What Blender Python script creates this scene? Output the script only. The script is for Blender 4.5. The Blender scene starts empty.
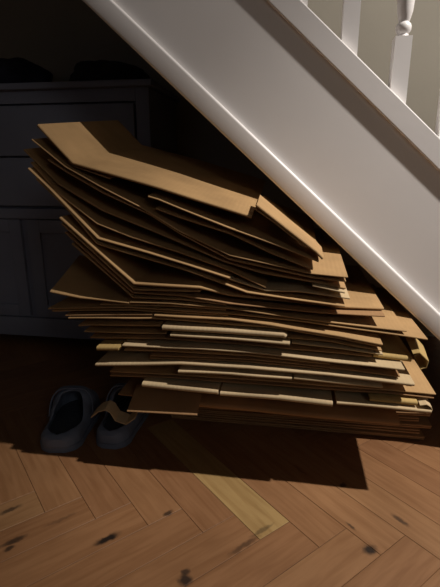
import bpy, bmesh, math, random
from mathutils import Vector, noise
random.seed(7)
sc = bpy.context.scene
C = sc.collection
PI = math.pi

# ------------------------------------------------------------------ camera frame
F_PX, CAM_H = 443.0, 0.72
YAW, PITCH = math.radians(9.1), math.radians(15.5)
FW = Vector((-math.sin(YAW) * math.cos(PITCH), math.cos(YAW) * math.cos(PITCH), -math.sin(PITCH)))
RT = Vector((math.cos(YAW), math.sin(YAW), 0))
UP = RT.cross(FW)
EYE = Vector((0, 0, CAM_H))


def ray(x, y):
    return FW + RT * ((x - 220) / F_PX) - UP * ((y - 293.5) / F_PX)


def at(x, y, Y):
    """point of the photograph's ray on the vertical plane at depth Y"""
    d = ray(x, y)
    return EYE + d * (Y / d.y)


def floor_at(x, y, z=0.0):
    d = ray(x, y)
    return EYE + d * ((z - CAM_H) / d.z)


# ------------------------------------------------------------------ materials
def mat(name, color, rough=0.6, noise_scale=None, noise_amt=0.15, bump=0.0, bump_scale=60, spec=0.4):
    m = bpy.data.materials.new(name)
    m.use_nodes = True
    nt = m.node_tree
    b = nt.nodes['Principled BSDF']
    b.inputs['Roughness'].default_value = rough
    b.inputs['Specular IOR Level'].default_value = spec
    b.inputs['Base Color'].default_value = (*color, 1)
    tc = nt.nodes.new('ShaderNodeTexCoord')
    if noise_scale:
        n = nt.nodes.new('ShaderNodeTexNoise')
        n.inputs['Scale'].default_value = noise_scale
        n.inputs['Detail'].default_value = 5
        nt.links.new(tc.outputs['Object'], n.inputs['Vector'])
        r = nt.nodes.new('ShaderNodeValToRGB')
        r.color_ramp.elements[0].position = 0.3
        r.color_ramp.elements[1].position = 0.7
        r.color_ramp.elements[0].color = (*[c * (1 - noise_amt) for c in color], 1)
        r.color_ramp.elements[1].color = (*[min(1, c * (1 + noise_amt)) for c in color], 1)
        nt.links.new(n.outputs['Fac'], r.inputs['Fac'])
        nt.links.new(r.outputs['Color'], b.inputs['Base Color'])
    if bump:
        n2 = nt.nodes.new('ShaderNodeTexNoise')
        n2.inputs['Scale'].default_value = bump_scale
        nt.links.new(tc.outputs['Object'], n2.inputs['Vector'])
        bp = nt.nodes.new('ShaderNodeBump')
        bp.inputs['Strength'].default_value = bump
        bp.inputs['Distance'].default_value = 0.004
        nt.links.new(n2.outputs['Fac'], bp.inputs['Height'])
        nt.links.new(bp.outputs['Normal'], b.inputs['Normal'])
    return m


def cardboard(name, color):
    """kraft board: mottled paper with faint flute lines across it"""
    m = mat(name, color, 0.82, 9, 0.16, 0.0, spec=0.25)
    nt = m.node_tree
    b = nt.nodes['Principled BSDF']
    tc = nt.nodes.new('ShaderNodeTexCoord')
    w = nt.nodes.new('ShaderNodeTexWave')
    w.wave_type = 'BANDS'
    w.bands_direction = 'X'
    w.inputs['Scale'].default_value = 32
    w.inputs['Distortion'].default_value = 1.2
    n = nt.nodes.new('ShaderNodeTexNoise')
    n.inputs['Scale'].default_value = 35
    mx = nt.nodes.new('ShaderNodeMath')
    mx.operation = 'ADD'
    bp = nt.nodes.new('ShaderNodeBump')
    bp.inputs['Strength'].default_value = 0.07
    bp.inputs['Distance'].default_value = 0.003
    nt.links.new(tc.outputs['Object'], w.inputs['Vector'])
    nt.links.new(tc.outputs['Object'], n.inputs['Vector'])
    nt.links.new(w.outputs['Fac'], mx.inputs[0])
    nt.links.new(n.outputs['Fac'], mx.inputs[1])
    nt.links.new(mx.outputs[0], bp.inputs['Height'])
    nt.links.new(bp.outputs['Normal'], b.inputs['Normal'])
    return m


M_CARD = [cardboard('kraft_card', (0.375, 0.232, 0.105)),
          cardboard('pale_card', (0.46, 0.345, 0.20)),
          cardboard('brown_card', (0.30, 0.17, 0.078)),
          cardboard('ochre_card', (0.40, 0.275, 0.105))]
M_WHITE = mat('white_gloss_paint', (0.82, 0.79, 0.775), 0.38, 3, 0.03, 0.05, 25)
M_WALL = mat('greige_wall_paint', (0.39, 0.36, 0.30), 0.85, 4, 0.04, 0.06, 90)
M_CEIL = mat('ceiling_paint', (0.6, 0.58, 0.55), 0.9)
M_SIDE = mat('dark_grey_furniture_paint', (0.25, 0.275, 0.36), 0.5, 5, 0.08, 0.04, 40)
M_GAP = mat('dark_recess', (0.012, 0.012, 0.014), 0.9)
M_KNOB = mat('dark_metal', (0.05, 0.05, 0.055), 0.35)
M_CLOG = mat('slate_blue_foam', (0.15, 0.185, 0.26), 0.6, 12, 0.08, 0.05, 120)
M_INSOLE = mat('dark_foam_insole', (0.05, 0.06, 0.085), 0.75, 60, 0.15, 0.1, 300)
M_CLOTH = mat('dark_cloth', (0.03, 0.032, 0.03), 0.95, 20, 0.3, 0.3, 90)
M_CLOTH2 = mat('navy_cloth', (0.028, 0.028, 0.05), 0.95, 20, 0.3, 0.3, 90)
M_TREAD = mat('stair_tread_wood', (0.3, 0.24, 0.18), 0.7, 12, 0.15)


# ------------------------------------------------------------------ helpers
def obj(name, bm, m, parent=None, smooth=True):
    bmesh.ops.recalc_face_normals(bm, faces=bm.faces)
    me = bpy.data.meshes.new(name)
    bm.to_mesh(me)
    bm.free()
    if smooth:
        for p in me.polygons:
            p.use_smooth = True
        me.set_sharp_from_angle(angle=math.radians(38))
    me.materials.append(m)
    o = bpy.data.objects.new(name, me)
    C.objects.link(o)
    if parent:
        o.parent = parent
        o.matrix_parent_inverse = parent.matrix_basis.inverted()
    return o


def thing(name, label, cat, loc=(0, 0, 0), group=None):
    o = bpy.data.objects.new(name, None)
    o.empty_display_size = 0.05
    o.location = loc
    C.objects.link(o)
    o['label'] = label
    o['category'] = cat
    if group:
        o['group'] = group
    return o


def box(bm, a, b, bev=0.0):
    a, b = Vector(a), Vector(b)
    r = bmesh.ops.create_cube(bm, size=1.0)
    vs = r['verts']
    for v in vs:
        v.co = Vector(((a.x + b.x) / 2 + v.co.x * (b.x - a.x), (a.y + b.y) / 2 + v.co.y * (b.y - a.y),
                       (a.z + b.z) / 2 + v.co.z * (b.z - a.z)))
    if bev:
        es = list({e for v in vs for e in v.link_edges})
        bmesh.ops.bevel(bm, geom=es, offset=bev, segments=2, affect='EDGES', profile=0.6)
    return bm


def newbox(a, b, bev=0.0):
    return box(bmesh.new(), a, b, bev)


def struct(name, bm, m):
    o = obj(name, bm, m)
    o['kind'] = 'structure'
    return o


# ------------------------------------------------------------------ setting
struct('wall_back', newbox((-2.2, 2.0, 0), (2.7, 2.1, 2.55)), M_WALL)
struct('wall_left', newbox((-2.3, -2.2, 0), (-2.2, 2.1, 2.55)), M_WALL)
struct('wall_right', newbox((2.7, -2.2, 0), (2.8, 2.1, 2.55)), M_WALL)
struct('wall_front', newbox((-2.3, -2.3, 0), (2.8, -2.2, 2.55)), M_WALL)
struct('ceiling', newbox((-2.3, -2.3, 2.55), (2.8, 2.1, 2.65)), M_CEIL)


def wood_floor_material():
    m = bpy.data.materials.new('herringbone_oak')
    m.use_nodes = True
    nt = m.node_tree
    N, L = nt.nodes.new, nt.links.new
    b = nt.nodes['Principled BSDF']
    b.inputs['Roughness'].default_value = 0.5
    b.inputs['Specular IOR Level'].default_value = 0.35
    tc = N('ShaderNodeTexCoord')
    uv = N('ShaderNodeUVMap')
    uv.uv_map = 'grain'
    tone = N('ShaderNodeAttribute')
    tone.attribute_name = 'plank_tone'
    # grain: noise stretched along the plank
    mp = N('ShaderNodeMapping')
    mp.inputs['Scale'].default_value = (7.0, 75.0, 1)
    L(uv.outputs['UV'], mp.inputs['Vector'])
    g = N('ShaderNodeTexNoise')
    g.inputs['Scale'].default_value = 1.0
    g.inputs['Detail'].default_value = 6
    g.inputs['Distortion'].default_value = 0.6
    L(mp.outputs['Vector'], g.inputs['Vector'])
    gr = N('ShaderNodeValToRGB')
    gr.color_ramp.elements[0].position = 0.32
    gr.color_ramp.elements[1].position = 0.62
    gr.color_ramp.elements[0].color = (0.80, 0.75, 0.70, 1)
    gr.color_ramp.elements[1].color = (1.0, 1.0, 1.0, 1)
    L(g.outputs['Fac'], gr.inputs['Fac'])
    pal = N('ShaderNodeValToRGB')
    e = pal.color_ramp.elements
    e[0].position, e[0].color = 0.0, (0.225, 0.110, 0.050, 1)
    e[1].position, e[1].color = 1.0, (0.36, 0.235, 0.095, 1)
    for p, c in ((0.35, (0.255, 0.127, 0.057, 1)), (0.7, (0.285, 0.148, 0.067, 1)), (0.85, (0.28, 0.16, 0.073, 1))):
        k = e.new(p)
        k.color = c
    L(tone.outputs['Fac'], pal.inputs['Fac'])
    mul = N('ShaderNodeMix')
    mul.data_type = 'RGBA'
    mul.blend_type = 'MULTIPLY'
    mul.inputs[0].default_value = 1.0
    L(pal.outputs['Color'], mul.inputs[6])
    L(gr.outputs['Color'], mul.inputs[7])
    last = mul.outputs[2]
    # large worn cloudiness
    cl = N('ShaderNodeTexNoise')
    cl.inputs['Scale'].default_value = 3.2
    cl.inputs['Detail'].default_value = 4
    L(tc.outputs['Object'], cl.inputs['Vector'])
    cr = N('ShaderNodeValToRGB')
    cr.color_ramp.elements[0].color = (0.78, 0.76, 0.74, 1)
    cr.color_ramp.elements[1].color = (1.12, 1.12, 1.12, 1)
    cr.color_ramp.elements[0].position = 0.3
    cr.color_ramp.elements[1].position = 0.7
    L(cl.outputs['Fac'], cr.inputs['Fac'])
    mul2 = N('ShaderNodeMix')
    mul2.data_type = 'RGBA'
    mul2.blend_type = 'MULTIPLY'
    mul2.inputs[0].default_value = 1.0
    L(last, mul2.inputs[6])
    L(cr.outputs['Color'], mul2.inputs[7])
    last = mul2.outputs[2]
    # knots and cracks of the wood: (pixel x, y, half length, half width, angle of grain)
    dist = N('ShaderNodeTexNoise')
    dist.inputs['Scale'].default_value = 70
    dist.inputs['Detail'].default_value = 3
    L(tc.outputs['Object'], dist.inputs['Vector'])
    dsub = N('ShaderNodeVectorMath')
    dsub.operation = 'SUBTRACT'
    dsub.inputs[1].default_value = (0.5, 0.5, 0.5)
    L(dist.outputs['Color'], dsub.inputs[0])
    dsc = N('ShaderNodeVectorMath')
    dsc.operation = 'SCALE'
    dsc.inputs[3].default_value = 0.013
    L(dsub.outputs['Vector'], dsc.inputs[0])
    pos = N('ShaderNodeVectorMath')
    pos.operation = 'ADD'
    L(tc.outputs['Object'], pos.inputs[0])
    L(dsc.outputs['Vector'], pos.inputs[1])
    A, B = math.radians(225), math.radians(135)
    knots = [(107, 539, .021, .0075, A, .98), (10, 510, .018, .006, A, .75), (14, 541, .020, .006, A, .8), (9, 549, .008, .005, A, .8),
             (185, 580, .010, .010, A, .9), (186, 572, .007, .006, A, .8), (168, 513, .009, .005, A, .8), (370, 550, .012, .009, A, .95),
             (343, 485, .008, .006, A, .85), (351, 526, .010, .003, B, .7), (400, 520, .016, .005, B, .7),
             (245, 545, .030, .005, A, .55), (262, 530, .026, .004, A, .5), (60, 520, .028, .004, A, .35), (300, 470, .02, .003, B, .3)]
    for (px, py, a, w, ang, st) in knots:
        c = floor_at(px, py)
        s = N('ShaderNodeVectorMath')
        s.operation = 'SUBTRACT'
        s.inputs[1].default_value = (c.x, c.y, 0)
        L(pos.outputs['Vector'], s.inputs[0])
        r = N('ShaderNodeMapping')
        r.vector_type = 'TEXTURE'
        r.inputs['Rotation'].default_value = (0, 0, ang)
        r.inputs['Scale'].default_value = (a, w, 1)
        L(s.outputs['Vector'], r.inputs['Vector'])
        sp = N('ShaderNodeVectorMath')
        sp.operation = 'MULTIPLY'
        sp.inputs[1].default_value = (1, 1, 0)
        L(r.outputs['Vector'], sp.inputs[0])
        ln = N('ShaderNodeVectorMath')
        ln.operation = 'LENGTH'
        L(sp.outputs['Vector'], ln.inputs[0])
        mr = N('ShaderNodeMapRange')
        mr.interpolation_type = 'SMOOTHSTEP'
        mr.inputs['From Min'].default_value = 0.55
        mr.inputs['From Max'].default_value = 1.7
        mr.inputs['To Min'].default_value = st
        mr.inputs['To Max'].default_value = 0.0
        L(ln.outputs['Value'], mr.inputs['Value'])
        mx = N('ShaderNodeMix')
        mx.data_type = 'RGBA'
        L(mr.outputs['Result'], mx.inputs[0])
        L(last, mx.inputs[6])
        mx.inputs[7].default_value = (0.012, 0.008, 0.006, 1)
        last = mx.outputs[2]
    L(last, b.inputs['Base Color'])
    bp = N('ShaderNodeBump')
    bp.inputs['Strength'].default_value = 0.12
    bp.inputs['Distance'].default_value = 0.002
    L(g.outputs['Fac'], bp.inputs['Height'])
    L(bp.outputs['Normal'], b.inputs['Normal'])
    return m


def build_floor():
    bm = bmesh.new()
    uvl = bm.loops.layers.uv.new('grain')
    tone = bm.faces.layers.float.new('plank_tone')
    w, Lr, gap = 0.083, 6, 0.0003
    n_dir, u_dir = Vector((.7071, .7071, 0)), Vector((-.7071, .7071, 0))
    N0, U0 = .577, .545

    def world(a, b):
        n = N0 - a * w
        u = U0 + (b + 2 * Lr - 1) * w
        return n_dir * n + u_dir * u

    x0, x1, y0, y1 = -2.3, 2.8, -2.3, 2.1
    rnd = random.Random(11)

    def plank(a0, a1, b0, b1, along_b, t):
        c = world((a0 + a1) / 2, (b0 + b1) / 2)
        if not (x0 - .4 < c.x < x1 + .4 and y0 - .4 < c.y < y1 + .4):
            return
        g, ch = gap / w, 0.0007 / w
        ou, ov = rnd.random() * 30, rnd.random() * 30
        outer = [(a0 + g, b0 + g), (a1 - g, b0 + g), (a1 - g, b1 - g), (a0 + g, b1 - g)]
        h = g + ch
        inner = [(a0 + h, b0 + h), (a1 - h, b0 + h), (a1 - h, b1 - h), (a0 + h, b1 - h)]
        lo, hi = [], []
        for q in outer:
            p = world(*q)
            lo.append(bm.verts.new((p.x, p.y, -0.0007)))
        for q in inner:
            p = world(*q)
            hi.append(bm.verts.new((p.x, p.y, 0)))
        fs = [(bm.faces.new(hi), inner)]
        for k in range(4):
            j = (k + 1) % 4
            fs.append((bm.faces.new((lo[k], lo[j], hi[j], hi[k])), [outer[k], outer[j], inner[j], inner[k]]))
        for f, qs in fs:
            f[tone] = t
            for lp, q in zip(f.loops, qs):
                al, ac = (q[1], q[0]) if along_b else (q[0], q[1])
                lp[uvl].uv = (al * w + ou, ac * w + ov)

    R = 48
    for j in range(-R - 2 * Lr, R):
        for m in range(-6, 7):
            t1 = rnd.random() * .8
            t2 = rnd.random() * .8
            plank(j + 2 * Lr * m, j + Lr + 2 * Lr * m, j, j + 1, False, t1)
            t = j
            if t == -Lr and m == 0:
                t2 = 1.0
            plank(t + Lr + 2 * Lr * m, t + Lr + 1 + 2 * Lr * m, t - Lr + 1, t + 1, True, t2)
    # sub-floor under the planks
    v = [bm.verts.new(p) for p in ((x0, y0, -.004), (x1, y0, -.004), (x1, y1, -.004), (x0, y1, -.004))]
    f = bm.faces.new(v)
    f[tone] = 0.0
    me = bpy.data.meshes.new('floor')
    bm.normal_update()
    for f in bm.faces:
        if f.normal.z < 0:
            f.normal_flip()
    bm.to_mesh(me)
    bm.free()
    me.materials.append(wood_floor_material())
    o = bpy.data.objects.new('floor', me)
    C.objects.link(o)
    o['kind'] = 'structure'


build_floor()

# ------------------------------------------------------------------ staircase
SY = 1.10                                   # face of the stringer
stair = thing('staircase', 'white painted staircase with closed sloping stringer and turned balusters above the box pile',
              'staircase', (0.62, SY, 0))
P0 = at(82, 0, SY)
P1 = at(432, 333, SY)
SL = (P1.z - P0.z) / (P1.x - P0.x)          # slope of the lower edge
ang = math.atan(SL)


def low(x):
    return P0.z + SL * (x - P0.x)


Q0 = at(303.6, 0, SY)
Q1 = at(440, 143, SY)
VH = ((Q0.z - low(Q0.x)) + (Q1.z - low(Q1.x))) / 2      # vertical height of the whole string
XL, XR = -1.75, None


def slab(name, d0, d1, ya, yb, m, parent, bev=0.003, xl=XL, segs=2, xr=None):
    """board that follows the slope; d0 and d1 are vertical offsets over the lower edge"""
    bm = bmesh.new()
    xr = xr if xr is not None else 0.70
    vs = []
    for y in (ya, yb):
        for x, d in ((xl, d0), (xr, d0), (xr, d1), (xl, d1)):
            vs.append(bm.verts.new((x, y, max(0.0, low(x) + d))))
    bm.faces.new(vs[:4])
    bm.faces.new(vs[4:][::-1])
    for k in range(4):
        j = (k + 1) % 4
        bm.faces.new((vs[k], vs[4 + k], vs[4 + j], vs[j]))
    if bev:
        long_edges = [e for e in bm.edges if abs((e.verts[0].co - e.verts[1].co).x) > 0.5]
        bmesh.ops.bevel(bm, geom=long_edges, offset=bev, segments=segs, affect='EDGES', profile=0.5)
    return obj(name, bm, m, parent, smooth=segs > 2)


cap_h = 0.062
slab('stringer', 0.003, VH - 0.03, SY, SY + 0.035, M_WHITE, stair)
slab('lower_moulding', 0.0, 0.062, SY - 0.013, SY + 0.004, M_WHITE, stair, bev=0.006, segs=4)
slab('capping_rail', VH - cap_h, VH, SY - 0.0085, SY + 0.055, M_WHITE, stair, bev=0.0025)
slab('soffit', 0.10, 0.115, SY + 0.035, 1.995, M_WALL, stair, bev=0)

# treads and risers behind the stringer
rise, going = 0.2, 0.2 / abs(SL)
k = 0
x = 0.62
while x > XL + going:
    z = low(x) + 0.30
    if z > 0.04:
        obj('tread', newbox((x - going - .0, SY + .034, z - .022), (x + .02, 1.995, z), .004), M_TREAD, stair)
        obj('riser', newbox((x - .012, SY + .034, max(z - rise, 0)), (x, 1.995, z - .022)), M_WHITE, stair, smooth=False)
    x -= going


def lathe(bm, prof, cx, cy, n=20):
    rings = []
    for (r, z) in prof:
        rings.append([bm.verts.new((cx + r * math.cos(2 * PI * i / n), cy + r * math.sin(2 * PI * i / n), z)) for i in range(n)])
    for a, b in zip(rings, rings[1:]):
        for i in range(n):
            bm.faces.new((a[i], a[(i + 1) % n], b[(i + 1) % n], b[i]))
    bm.faces.new(rings[0][::-1])
    bm.faces.new(rings[-1])


def baluster(x):
    cy = SY + 0.024
    hw = 0.0175
    zb = low(x) + VH - 0.02
    zt = low(x) + VH + 0.125           # top of the square foot, above the capping
    bm = bmesh.new()
    box(bm, (x - hw, cy - hw, zb), (x + hw, cy + hw, zt))
    prof = [(.0135, zt - .002), (.0125, zt + .003), (.011, zt + .006), (.0145, zt + .010), (.0165, zt + .015), (.0165, zt + .021), (.0145, zt + .026),
            (.0105, zt + .030), (.0125, zt + .034), (.0165, zt + .050), (.0180, zt + .075), (.0170, zt + .11), (.0140, zt + .20), (.0115, zt + .30),
            (.0105, zt + .36), (.0150, zt + .37), (.0150, zt + .382), (.0115, zt + .39), (.0155, zt + .40)]
    lathe(bm, prof, x, cy)
    box(bm, (x - hw, cy - hw, zt + .398), (x + hw, cy + hw, zt + .62))
    return obj('baluster', bm, M_WHITE, stair)


for bx_ in (-0.003, 0.109, 0.221, 0.333, 0.445):
    baluster(bx_)
slab('handrail', VH + .78, VH + .84, SY - .005, SY + .053, M_WHITE, stair, bev=.014, segs=3, xr=0.66)

# ------------------------------------------------------------------ dresser under the stairs
DY = 1.60
DX0, DX1 = -1.32, at(149, 100, DY).x
DT = at(80, 82, DY).z
dresser = thing('dresser', 'dark grey painted dresser standing in the shadow behind the box pile', 'dresser', ((DX0 + DX1) / 2, DY + .18, 0))
bm = bmesh.new()
box(bm, (DX0, DY + .02, 0.05), (DX1, 1.97, DT - .022), .003)
box(bm, (DX0, DY, 0.0), (DX0 + .05, DY + .03, DT - .022), .003)
box(bm, (DX1 - .05, DY, 0.0), (DX1, DY + .03, DT - .022), .003)
z1 = at(60, 104, DY).z
box(bm, (DX0 + .05, DY, z1 + .004), (DX1 - .05, DY + .03, DT - .022), .002)
zr = at(40, 218, DY).z
box(bm, (DX0 + .05, DY, zr - .004), (DX1 - .05, DY + .03, zr + .035), .002)
box(bm, (DX0 + .05, DY, 0.05), (DX1 - .05, DY + .03, 0.13), .002)
obj('carcass', bm, M_SIDE, dresser)
obj('dresser_top', newbox((DX0 - .02, DY - .025, DT - .022), (DX1 + .018, 1.98, DT), .006), M_SIDE, dresser)
zs = [z1 - .003, (z1 + zr + .04) / 2, zr + .04]
for a, b_ in zip(zs, zs[1:]):
    obj('drawer', newbox((DX0 + .055, DY - .008, b_ + .006), (DX1 - .055, DY + .018, a), .004), M_SIDE, dresser)
mid = at(27, 230, DY).x
for xa, xb in ((DX0 + .053, mid - .03), (mid + .0, DX1 - .053)):
    bm = bmesh.new()
    za, zb = .135, zr - .008
    box(bm, (xa, DY + .004, za), (xa + .05, DY + .024, zb), .002)
    box(bm, (xb - .05, DY + .004, za), (xb, DY + .024, zb), .002)
    box(bm, (xa + .05, DY + .004, za), (xb - .05, DY + .024, za + .05), .002)
    box(bm, (xa + .05, DY + .004, zb - .05), (xb - .05, DY + .024, zb), .002)
    box(bm, (xa + .045, DY + .014, za + .045), (xb - .045, DY + .022, zb - .045))
    obj('door', bm, M_SIDE, dresser)


def lump(name, c, s, m, label, cat, seed):
    bm = bmesh.new()
    bmesh.ops.create_icosphere(bm, subdivisions=4, radius=1)
    for v in bm.verts:
        n = noise.noise(v.co * 1.7 + Vector((seed, 0, 0))) * .22 + noise.noise(v.co * 4 + Vector((0, seed, 0))) * .08
        p = v.co * (1 + n)
        z = p.z
        if z < -.55:
            z = -.55
        v.co = Vector((c[0] + p.x * s[0], c[1] + p.y * s[1], c[2] + (z + .55) * s[2]))
    o = obj(name, bm, m)
    o['label'] = label
    o['category'] = cat
    return o


ca = at(108, 80, 1.76)
lump('cloth_bag', (ca.x, 1.76, DT), (.16, .12, .06), M_CLOTH, 'dark slumped cloth bag lying on the dresser top beside the stair', 'bag', 3.1)
ca = at(14, 80, 1.76)
lump('folded_blanket', (ca.x, 1.78, DT), (.15, .12, .08), M_CLOTH2, 'dark navy bundle of folded cloth at the far left end of the dresser top', 'blanket', 8.3)

# ------------------------------------------------------------------ flattened cardboard boxes


def resample(pts, step):
    out = []
    for a, b in zip(pts, pts[1:]):
        n = max(1, int((Vector(b[:3]) - Vector(a[:3])).length / step))
        for i in range(n):
            f = i / n
            out.append([a[k] + (b[k] - a[k]) * f for k in range(len(a))])
    out.append(list(pts[-1]))
    return out


def tilt_at(z):
    return max(0.0, min(1.0, (z - .47) / .2)) * .13


def sheet(name, px, m, parent, t=0.0034, depth=.42, Y=.96, tilt=None, wav=.0009, drop=0.0, seed=0, skew=0.0, ahead=0.034):
    """one folded wall of a flattened box: a thin board that follows its front edge (photo points at depth Y) and runs back"""
    pts = []
    for q in px:
        y = (q[2] if len(q) > 2 else Y) - ahead
        w = at(q[0], q[1], y)
        z = w.z - drop
        tl = q[3] if len(q) > 3 else (tilt if tilt is not None else tilt_at(z))
        dp = q[4] if len(q) > 4 else depth
        pts.append([w.x, y, z, tl, dp])
    pts = resample(pts, .03)
    n = len(pts)
    bm = bmesh.new()
    r = t / 2
    rings = []
    for i, (x, y, z, tl, dp) in enumerate(pts):
        a, b = pts[max(i - 1, 0)], pts[min(i + 1, n - 1)]
        tx, tz = b[0] - a[0], b[2] - a[2]
        l = math.hypot(tx, tz) or 1
        nx, nz = -tz / l, tx / l
        jy = noise.noise(Vector((x * 9, seed * 7.3, 1.7))) * .0022
        jz = noise.noise(Vector((x * 7, seed * 3.1, 5.2))) * wav
        ring = []
        prof = [(r * (1 - math.cos(PI * k / 6 )), r * math.sin(-PI / 2 + PI * k / 6)) for k in range(0, 7)]
        loop = [(0 + r - r * math.sin(PI * k / 6), -r * math.cos(PI * k / 6)) for k in range(7)]   # underside -> nose -> top
        b1, b2 = min(.06, dp * .3), min(.2, dp * .6)
        body = [(b1, r), (b2, r), (dp, r), (dp, -r), (b2, -r), (b1, -r)]
        for (dy, dn) in loop + body:
            sag = noise.noise(Vector((x * 4, dy * 5, seed * 2.7))) * wav * 1.6 * min(1, dy / .05)
            dn2 = dn - r + sag + jz
            ring.append(bm.verts.new((x + nx * dn2 + skew * dy, y + dy + jy, z + nz * dn2 + tl * dy)))
        rings.append(ring)
    k = len(rings[0])
    for a, b in zip(rings, rings[1:]):
        for i in range(k):
            bm.faces.new((a[i], a[(i + 1) % k], b[(i + 1) % k], b[i]))
    bm.faces.new(rings[0][::-1])
    bm.faces.new(rings[-1])
    return obj(name, bm, m, parent)


GROUP = 'flattened cardboard boxes in the pile under the stairs'
n_box = [0]


def flat_box(label, parts, loc_px, Y=.96):
    p = at(loc_px[0], loc_px[1], Y)
    root = thing('cardboard_box', label, 'cardboard box', p, GROUP)
    for k, (nm, px, kw) in enumerate(parts):
        kw = dict(kw)
        mi = kw.pop('m', 0)
        kw.setdefault('Y', Y)
        sheet(nm, px, M_CARD[mi], root, seed=n_box[0] * 3 + k + 1, **kw)
    n_box[0] += 1
    return root


T, B_, FL = 'top_panel', 'bottom_panel', 'flap'
S = 1.0
# --- bent boxes at the top -------------------------------------------------
flat_box('topmost cardboard box, wide tan panel bent up at one end, steep flap at the other',
         [(T, [(38, 124, .96, .12), (73, 162, .96, .13), (160, 187), (252, 216)], dict(t=.006, tilt=.135, depth=.46, wav=.001)),
          (FL, [(257, 204, .955, .17), (290, 230, .955, .14), (317, 251, .955, .12), (324, 258, .955, .10)], dict(t=.006, depth=.085, m=0)),
          ('shading_lower_flap', [(256, 208.5, .957, .06), (275, 222, .957, .06), (290, 234, .957, .05), (306, 246, .957, .05)], dict(t=.003, depth=.24, m=0)),  # second flap layer, extended back out of sight to shade the box beneath
          (B_, [(68, 160, .97, .12), (74, 165.5, .97, .13), (110, 178, .97)], dict(tilt=.125, depth=.40))], (160, 187))
flat_box('short dark cardboard box whose crumpled end starts just under the topmost box',
         [(T, [(148, 196), (158, 199), (182, 209), (230, 228), (280, 246), (319, 261)], dict(tilt=.115, Y=.957)),
          (B_, [(156, 208), (180, 217), (230, 233), (270, 252), (313, 269)], dict(tilt=.115, Y=.962))], (230, 228))
flat_box('bent cardboard box with two pale parallel edges diving below the topmost steep flap',
         [(T, [(32, 139), (65, 166), (100, 186), (141, 207), (180, 231), (230, 255), (310, 273), (348, 277)], dict(tilt=.105, t=.003)),
          (B_, [(48, 159), (66, 171), (102, 192), (150, 214), (182, 234), (230, 259), (312, 277), (346, 281)], dict(tilt=.105, Y=.964, t=.003))], (180, 231))
flat_box('dim brown cardboard box right under the two diving pale edges, ending in a tan block',
         [(T, [(24, 149), (58, 183), (103, 210), (160, 233), (225, 261), (263, 272), (313, 281), (346, 288)], dict(tilt=.095, Y=.975, t=.004)),
          (FL, [(313, 285, .962), (345, 292, .962)], dict(t=.004, depth=.3, tilt=.045, m=1))], (160, 233), .97)
flat_box('dim brown cardboard box, second below the two diving pale edges, with a loose edge end',
         [(T, [(31, 162), (60, 194), (97, 223), (130, 236), (180, 252), (230, 270), (266, 287)], dict(tilt=.085, Y=.966)),
          (B_, [(200, 269), (266, 290), (300, 291), (350, 298)], dict(tilt=.05, Y=.966, m=1))], (130, 236), .966)
flat_box('upper bent cardboard box with a bright crease where its raised end meets the front',
         [(T, [(28, 168), (49, 188), (98, 238), (150, 253), (190, 265), (230, 278)], dict(tilt=.07, Y=.957, m=0)),
          (B_, [(36, 178), (66, 207), (97, 243), (150, 259), (190, 271), (247, 292), (300, 300), (345, 306)], dict(tilt=.05, Y=.958))], (150, 253))
flat_box('cardboard box with the thick straight rising edge and a broad tan corner under the stringer',
         [(T, [(60, 217), (90, 244), (134, 283), (200, 287), (230, 294, .965), (345, 306, 1.0), (384, 308, 1.02)], dict(tilt=.02, t=.0055, Y=.952)),
          (B_, [(62, 223), (92, 250), (134, 289), (200, 291)], dict(tilt=.02, Y=.955))], (134, 283))
flat_box('cardboard box folded tight beneath the thick rising edge, two thin lines at its raised end',
         [(T, [(65, 232), (100, 263), (133, 292), (180, 295), (230, 303), (320, 312, .97), (385, 316, .985)], dict(tilt=.0, Y=.955, m=2)),
          (B_, [(72, 243), (104, 271), (133, 297), (180, 298.5), (226, 304)], dict(tilt=.0, Y=.957))], (133, 292))
flat_box('cardboard box with a big dark triangular flap that points outward below the rising edges',
         [(T, [(130, 302), (170, 303), (230, 308), (330, 322, .97), (407, 331, .985)], dict(tilt=0, Y=.955, m=0)),
          (FL, [(50, 291, .955, .35, .16), (80, 297, .955, .2, .2), (129, 302.5, .955, .02, .3)], dict(t=.004)),
          (B_, [(100, 304), (170, 305.6), (226, 309.6)], dict(tilt=0, Y=.962))], (230, 309))
# --- straight boxes ------------------------------------------------------
flat_box('cardboard box directly below the triangular flap, thin pointed end, far corner touching the stringer',
         [(T, [(48, 308), (130, 306.8), (230, 313), (300, 320.5, .966), (428, 339, .985)], dict(tilt=0, Y=.96)),
          (B_, [(52, 310.5), (130, 309.3), (228, 315)], dict(tilt=0, Y=.963))], (130, 307))
flat_box('cardboard box directly above the thickest cream edge, with a wavy far end',
         [(T, [(65, 315), (152, 314)], dict(tilt=0, Y=.957, m=2)),
          (FL, [(154, 315), (230, 319), (270, 324), (340, 335.5), (383, 344)], dict(tilt=0, Y=.95, t=.0045, m=0)),
          (B_, [(68, 318), (152, 317.6), (270, 326.5), (340, 338), (381, 346.5)], dict(tilt=0, Y=.953, wav=.0015))], (230, 319))
flat_box('pale cardboard box with the thickest cream front edge, cut off short at its right end',
         [(T, [(78, 325), (90, 324), (160, 325)], dict(tilt=0, Y=.958, t=.004)),
          (FL, [(162, 326), (230, 330), (284, 334), (287, 336)], dict(tilt=0, Y=.943, t=.011, m=1, wav=.001)),
          (B_, [(287, 337), (330, 341), (382, 350)], dict(tilt=0, Y=.957, t=.003, wav=.0015))], (230, 329))
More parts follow.
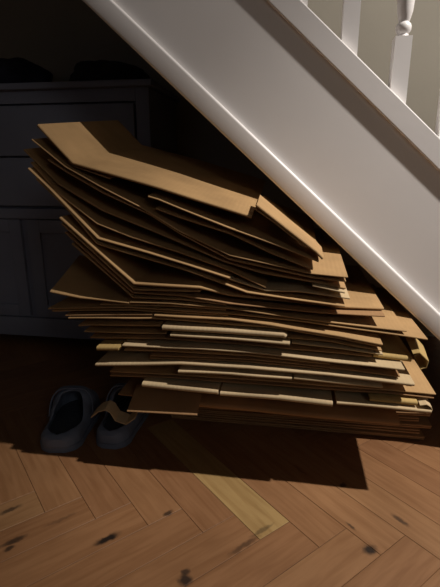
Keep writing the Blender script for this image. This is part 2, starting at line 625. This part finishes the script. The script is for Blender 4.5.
flat_box('pale cardboard box with a slim second cream edge right under the thickest one',
         [(T, [(84, 331), (166, 333)], dict(tilt=0, Y=.962)),
          (FL, [(170, 334.5), (230, 338), (290, 343)], dict(tilt=0, Y=.940, t=.006, m=1)),
          (B_, [(292, 342), (340, 347.4), (383, 353.8)], dict(tilt=0, Y=.956, t=.004, m=1))], (230, 338))
flat_box('dim cardboard box below the two cream edges, ochre block and crumpled flap at its end',
         [(T, [(90, 337), (165, 338), (250, 344.3), (372, 355.8)], dict(tilt=0, Y=.96, m=2)),
          (FL, [(374, 353, .975), (412, 358, .98)], dict(tilt=0, t=.011, depth=.3, m=3)),
          ('torn_flap', [(413, 353), (420, 352), (425, 357), (429, 361), (427, 368), (421, 370)], dict(tilt=.1, Y=.975, t=.003, depth=.07, wav=.006, m=3))], (250, 346), .968)
flat_box('cardboard box with a short ochre block of edge and a ragged pale edge beside it',
         [(FL, [(96, 347), (118, 347)], dict(tilt=0, Y=.94, t=.010, m=3, depth=.25)),
          (T, [(122, 345), (165, 347), (200, 348), (250, 352), (330, 361), (405, 369)], dict(tilt=0, Y=.941, t=.0045, wav=.0015, m=1)),
          (B_, [(124, 349.5), (165, 350.5), (250, 355), (330, 363.5)], dict(tilt=0, Y=.95))], (200, 348))
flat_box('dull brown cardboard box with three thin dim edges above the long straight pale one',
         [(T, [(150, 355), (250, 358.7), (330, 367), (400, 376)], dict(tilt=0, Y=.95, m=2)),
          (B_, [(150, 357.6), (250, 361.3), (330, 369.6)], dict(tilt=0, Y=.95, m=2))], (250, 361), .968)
flat_box('cardboard box with the long straight pale edge running the whole width from the left end',
         [(T, [(95, 364), (180, 363), (250, 367), (330, 374), (382, 380), (415, 384)], dict(tilt=0, Y=.936, t=.0065, m=1)),
          (B_, [(178, 371), (230, 373), (292, 378)], dict(tilt=0, Y=.932, t=.006, m=1)),
          (FL, [(294, 377), (340, 382), (383, 386)], dict(tilt=0, Y=.936, t=.007, m=1))], (180, 363))
flat_box('dim cardboard box below the long straight pale edge, its far corner jutting out sharply',
         [(T, [(110, 371), (180, 374.5), (290, 382), (390, 390), (436, 394)], dict(tilt=0, Y=.954, m=0)),
          (B_, [(110, 375), (180, 378), (290, 386), (390, 393), (434, 397.5)], dict(tilt=0, Y=.954, m=2))], (290, 385), .972)
flat_box('cardboard box with a thick pale edge, the lowest bright edge of the pile',
         [(T, [(142, 383), (180, 387), (218, 391)], dict(tilt=0, Y=.929, t=.011, m=1)),
          (FL, [(220, 392), (280, 397), (333, 403)], dict(tilt=0, Y=.930, t=.011, m=1)),
          (B_, [(337, 402), (370, 405), (432, 411)], dict(tilt=0, Y=.936, t=.007, m=1)),
          ('torn_flap', [(420, 405), (427, 404), (432, 407), (433, 411), (427, 414)], dict(tilt=.1, Y=.94, t=.003, depth=.06, wav=.004, m=1)),
          ('upper_flap', [(370, 397.5), (418, 402)], dict(tilt=0, Y=.942, t=.010, m=3, depth=.2))], (280, 397))
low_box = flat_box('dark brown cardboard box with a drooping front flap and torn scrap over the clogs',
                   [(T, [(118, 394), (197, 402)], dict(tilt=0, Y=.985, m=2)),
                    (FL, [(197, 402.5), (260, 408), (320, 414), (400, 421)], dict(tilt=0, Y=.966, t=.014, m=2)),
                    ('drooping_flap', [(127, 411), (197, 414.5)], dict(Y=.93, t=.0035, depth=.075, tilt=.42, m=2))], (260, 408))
sheet('torn_flap', [(90, 417), (97, 411), (105, 409), (111, 412), (116, 420), (125, 423), (133, 417)], M_CARD[1], low_box,
      Y=.953, t=.003, depth=.035, tilt=.25, wav=.012, seed=41)

# the dark boxes that carry the pile, set back on the floor
low_labels = ['lowest cardboard box, lying flat on the wood floor in shadow',
              'dark cardboard box second from the floor at the shaded foot of the pile',
              'dark cardboard box third from the floor at the shaded foot of the pile',
              'dark cardboard box fourth from the floor at the shaded foot of the pile',
              'dark cardboard box fifth from the floor, set back under the drooping flap',
              'dark cardboard box sixth from the floor, just under the lit part of the pile']
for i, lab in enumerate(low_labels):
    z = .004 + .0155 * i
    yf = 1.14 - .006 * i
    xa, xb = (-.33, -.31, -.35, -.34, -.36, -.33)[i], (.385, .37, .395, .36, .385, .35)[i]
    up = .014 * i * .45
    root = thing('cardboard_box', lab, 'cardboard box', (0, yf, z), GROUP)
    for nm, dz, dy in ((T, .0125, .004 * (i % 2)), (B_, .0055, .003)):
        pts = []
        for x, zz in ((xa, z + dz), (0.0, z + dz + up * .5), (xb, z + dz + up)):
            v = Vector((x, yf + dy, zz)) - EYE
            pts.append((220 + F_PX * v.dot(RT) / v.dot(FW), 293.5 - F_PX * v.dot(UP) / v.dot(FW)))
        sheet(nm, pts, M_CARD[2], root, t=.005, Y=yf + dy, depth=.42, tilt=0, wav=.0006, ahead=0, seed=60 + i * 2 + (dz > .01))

# ------------------------------------------------------------------ clogs


def interp(tab, s):
    for (a, va), (b, vb) in zip(tab, tab[1:]):
        if s <= b:
            f = (s - a) / (b - a)
            f = f * f * (3 - 2 * f)
            return va + (vb - va) * f
    return tab[-1][1]


def clog(label, heel, yaw, W, L=.255, group='blue clogs'):
    root = thing('clog', label, 'shoe', (heel[0], heel[1], 0), group)
    ca_, sa_ = math.cos(yaw), math.sin(yaw)

    def tr(x, y, z):
        return (heel[0] + x * ca_ - y * sa_, heel[1] + x * sa_ + y * ca_, z)
    wt = [(0, .30), (.02, .52), (.06, .70), (.14, .84), (.3, .86), (.5, .92), (.68, 1.0), (.82, .96), (.92, .76), (.97, .52), (1, .26)]
    ht = [(0, .026), (.05, .034), (.15, .038), (.34, .040), (.5, .070), (.58, .086), (.62, .088), (.78, .072), (.92, .050), (1, .026)]
    hw = W / 2
    ns, na = 64, 24
    bm = bmesh.new()
    sides = []
    for sgn in (1, -1):
        g = []
        for i in range(ns + 1):
            s = i / ns
            w, h = hw * interp(wt, s), interp(ht, s)
            e = 1 - ((s - .345) / .285) ** 2
            tmax = PI / 2
            if e > 0:
                xo = min(hw * .70 * math.sqrt(e), w * .85)
                tmax = math.acos(min(1, (xo / w)) ** (1 / .62))
            row = []
            for j in range(na + 1):
                th = tmax * j / na
                x = w * max(0, math.cos(th)) ** .62
                z = .014 + h * math.sin(th) ** .62
                row.append(bm.verts.new(tr(sgn * x, L * s, z)))
            g.append(row)
        sides.append(g)
    holes = [(.66, -.3), (.66, 0), (.66, .3), (.73, -.16), (.73, .16), (.80, -.3), (.80, 0), (.80, .3), (.87, -.14), (.87, .14)]
    for sgn, g in zip((1, -1), sides):
        for i in range(ns):
            s = (i + .5) / ns
            w = hw * interp(wt, s)
            for j in range(na):
                x = sgn * w * math.cos(PI / 2 * (j + .5) / na) ** .62
                if s > .62 and any(((s - a) * L) ** 2 + (x - b * W) ** 2 < .0042 ** 2 for a, b in holes):
                    continue
                bm.faces.new((g[i][j], g[i + 1][j], g[i + 1][j + 1], g[i][j + 1]))
    for k in (0, -1):
        bm.faces.new(sides[0][k] + sides[1][k][::-1])
    bmesh.ops.remove_doubles(bm, verts=bm.verts, dist=.0003)
    loose = [v for v in bm.verts if not v.link_faces]
    bmesh.ops.delete(bm, geom=loose, context='VERTS')
    o = obj('upper', bm, M_CLOG, root)
    md = o.modifiers.new('thick', 'SOLIDIFY')
    md.thickness = .006
    md.offset = -1
    # sole
    bm = bmesh.new()
    outl = []
    for i in range(33):
        s = i / 32
        outl.append((hw * interp(wt, s) * 1.03 + .001, L * s))
    loop = outl + [(-x, y) for x, y in outl[::-1]]
    lo = [bm.verts.new(tr(x, y, 0)) for x, y in loop]
    hi = [bm.verts.new(tr(x, y, .016)) for x, y in loop]
    bm.faces.new(lo[::-1])
    bm.faces.new(hi)
    for i in range(len(loop)):
        j = (i + 1) % len(loop)
        bm.faces.new((lo[i], lo[j], hi[j], hi[i]))
    obj('sole', bm, M_CLOG, root)
    bm = bmesh.new()
    hi = [bm.verts.new(tr(x * .88, .012 + y * .93, .020)) for x, y in loop]
    lo = [bm.verts.new(tr(x * .88, .012 + y * .93, .012)) for x, y in loop]
    bm.faces.new(hi)
    bm.faces.new(lo[::-1])
    for i in range(len(loop)):
        j = (i + 1) % len(loop)
        bm.faces.new((lo[i], lo[j], hi[j], hi[i]))
    obj('insole', bm, M_INSOLE, root)
    # strap, folded forward over the instep
    bm = bmesh.new()
    rows = []
    for k in range(25):
        th = PI * k / 24
        s = .50 + .14 * math.sin(th)
        w = hw * interp(wt, s) + .003
        c, sn = math.cos(th), math.sin(th)
        x = w * math.copysign(abs(c) ** .62, c)
        z = .014 + (interp(ht, s) + .004) * max(0, sn) ** .62
        z = max(z, .036)
        rows.append([bm.verts.new(tr(x + ox * c, L * s + d, z + ox * sn)) for d, ox in ((-.008, 0), (.008, 0), (.008, .0035), (-.008, .0035))])
    for a, b in zip(rows, rows[1:]):
        for i in range(4):
            bm.faces.new((a[i], a[(i + 1) % 4], b[(i + 1) % 4], b[i]))
    bm.faces.new(rows[0][::-1])
    bm.faces.new(rows[-1])
    obj('strap', bm, M_CLOG, root)
    return root


h1 = floor_at(57, 453)
h2 = floor_at(109, 449)
clog('slate blue foam clog standing on the floor, the one farther out from the box pile', (h1.x, h1.y), math.radians(9), .128)
clog('slate blue foam clog tucked against the box pile under its torn cardboard flap', (h2.x, h2.y), math.radians(2), .112)

# ------------------------------------------------------------------ light
LAMP = Vector((1.35, .745, 2.35))
for nm, watts, cone, aim in (('ceiling_downlight_beam', 188, 42, (.22, 1.02, .28)), ('ceiling_downlight_spill', 122, 90, (.25, 1.55, .9))):
    ld = bpy.data.lights.new(nm, 'SPOT')
    ld.energy = watts
    ld.color = (1.0, .93, .86)
    ld.shadow_soft_size = .03
    ld.spot_size = math.radians(cone)
    ld.spot_blend = 1.0
    lo = bpy.data.objects.new(nm, ld)
    lo.location = LAMP
    lo.rotation_euler = (Vector(aim) - LAMP).to_track_quat('-Z', 'Y').to_euler()
    C.objects.link(lo)
for nm, watts, col, size, p, d in (('cool_fill', .7, (.62, .74, 1.0), 1.0, (-1.2, -2.1, 1.5), (.25, 1, -.2)),  # added bluish ambient fill from behind the camera, no actual window
                                   ('warm_fill', 4.8, (1.0, .94, .88), .7, (1.6, -1.9, 1.9), (-.45, 1, -.4))):  # added fill from front right that lifts the stringer face
    ad = bpy.data.lights.new(nm, 'AREA')
    ad.energy = watts
    ad.color = col
    ad.size = size
    ao = bpy.data.objects.new(nm, ad)
    ao.location = p
    ao.rotation_euler = Vector(d).to_track_quat('-Z', 'Y').to_euler()
    C.objects.link(ao)

w = bpy.data.worlds.new('dusk')
sc.world = w
w.use_nodes = True
w.node_tree.nodes['Background'].inputs[0].default_value = (.5, .6, .9, 1)
w.node_tree.nodes['Background'].inputs[1].default_value = .02

# ------------------------------------------------------------------ camera
cd = bpy.data.cameras.new('camera')
cd.sensor_fit = 'VERTICAL'
cd.sensor_height = 36
cd.lens = 36 * F_PX / 587
cd.clip_start = .02
cam = bpy.data.objects.new('camera', cd)
cam.location = EYE
cam.rotation_euler = FW.to_track_quat('-Z', 'Y').to_euler()
C.objects.link(cam)
sc.camera = cam

vs = sc.view_settings
vs.view_transform = 'Standard'
vs.look = 'None'
vs.gamma = 1
vs.use_curve_mapping = False
vs.exposure = 0.0
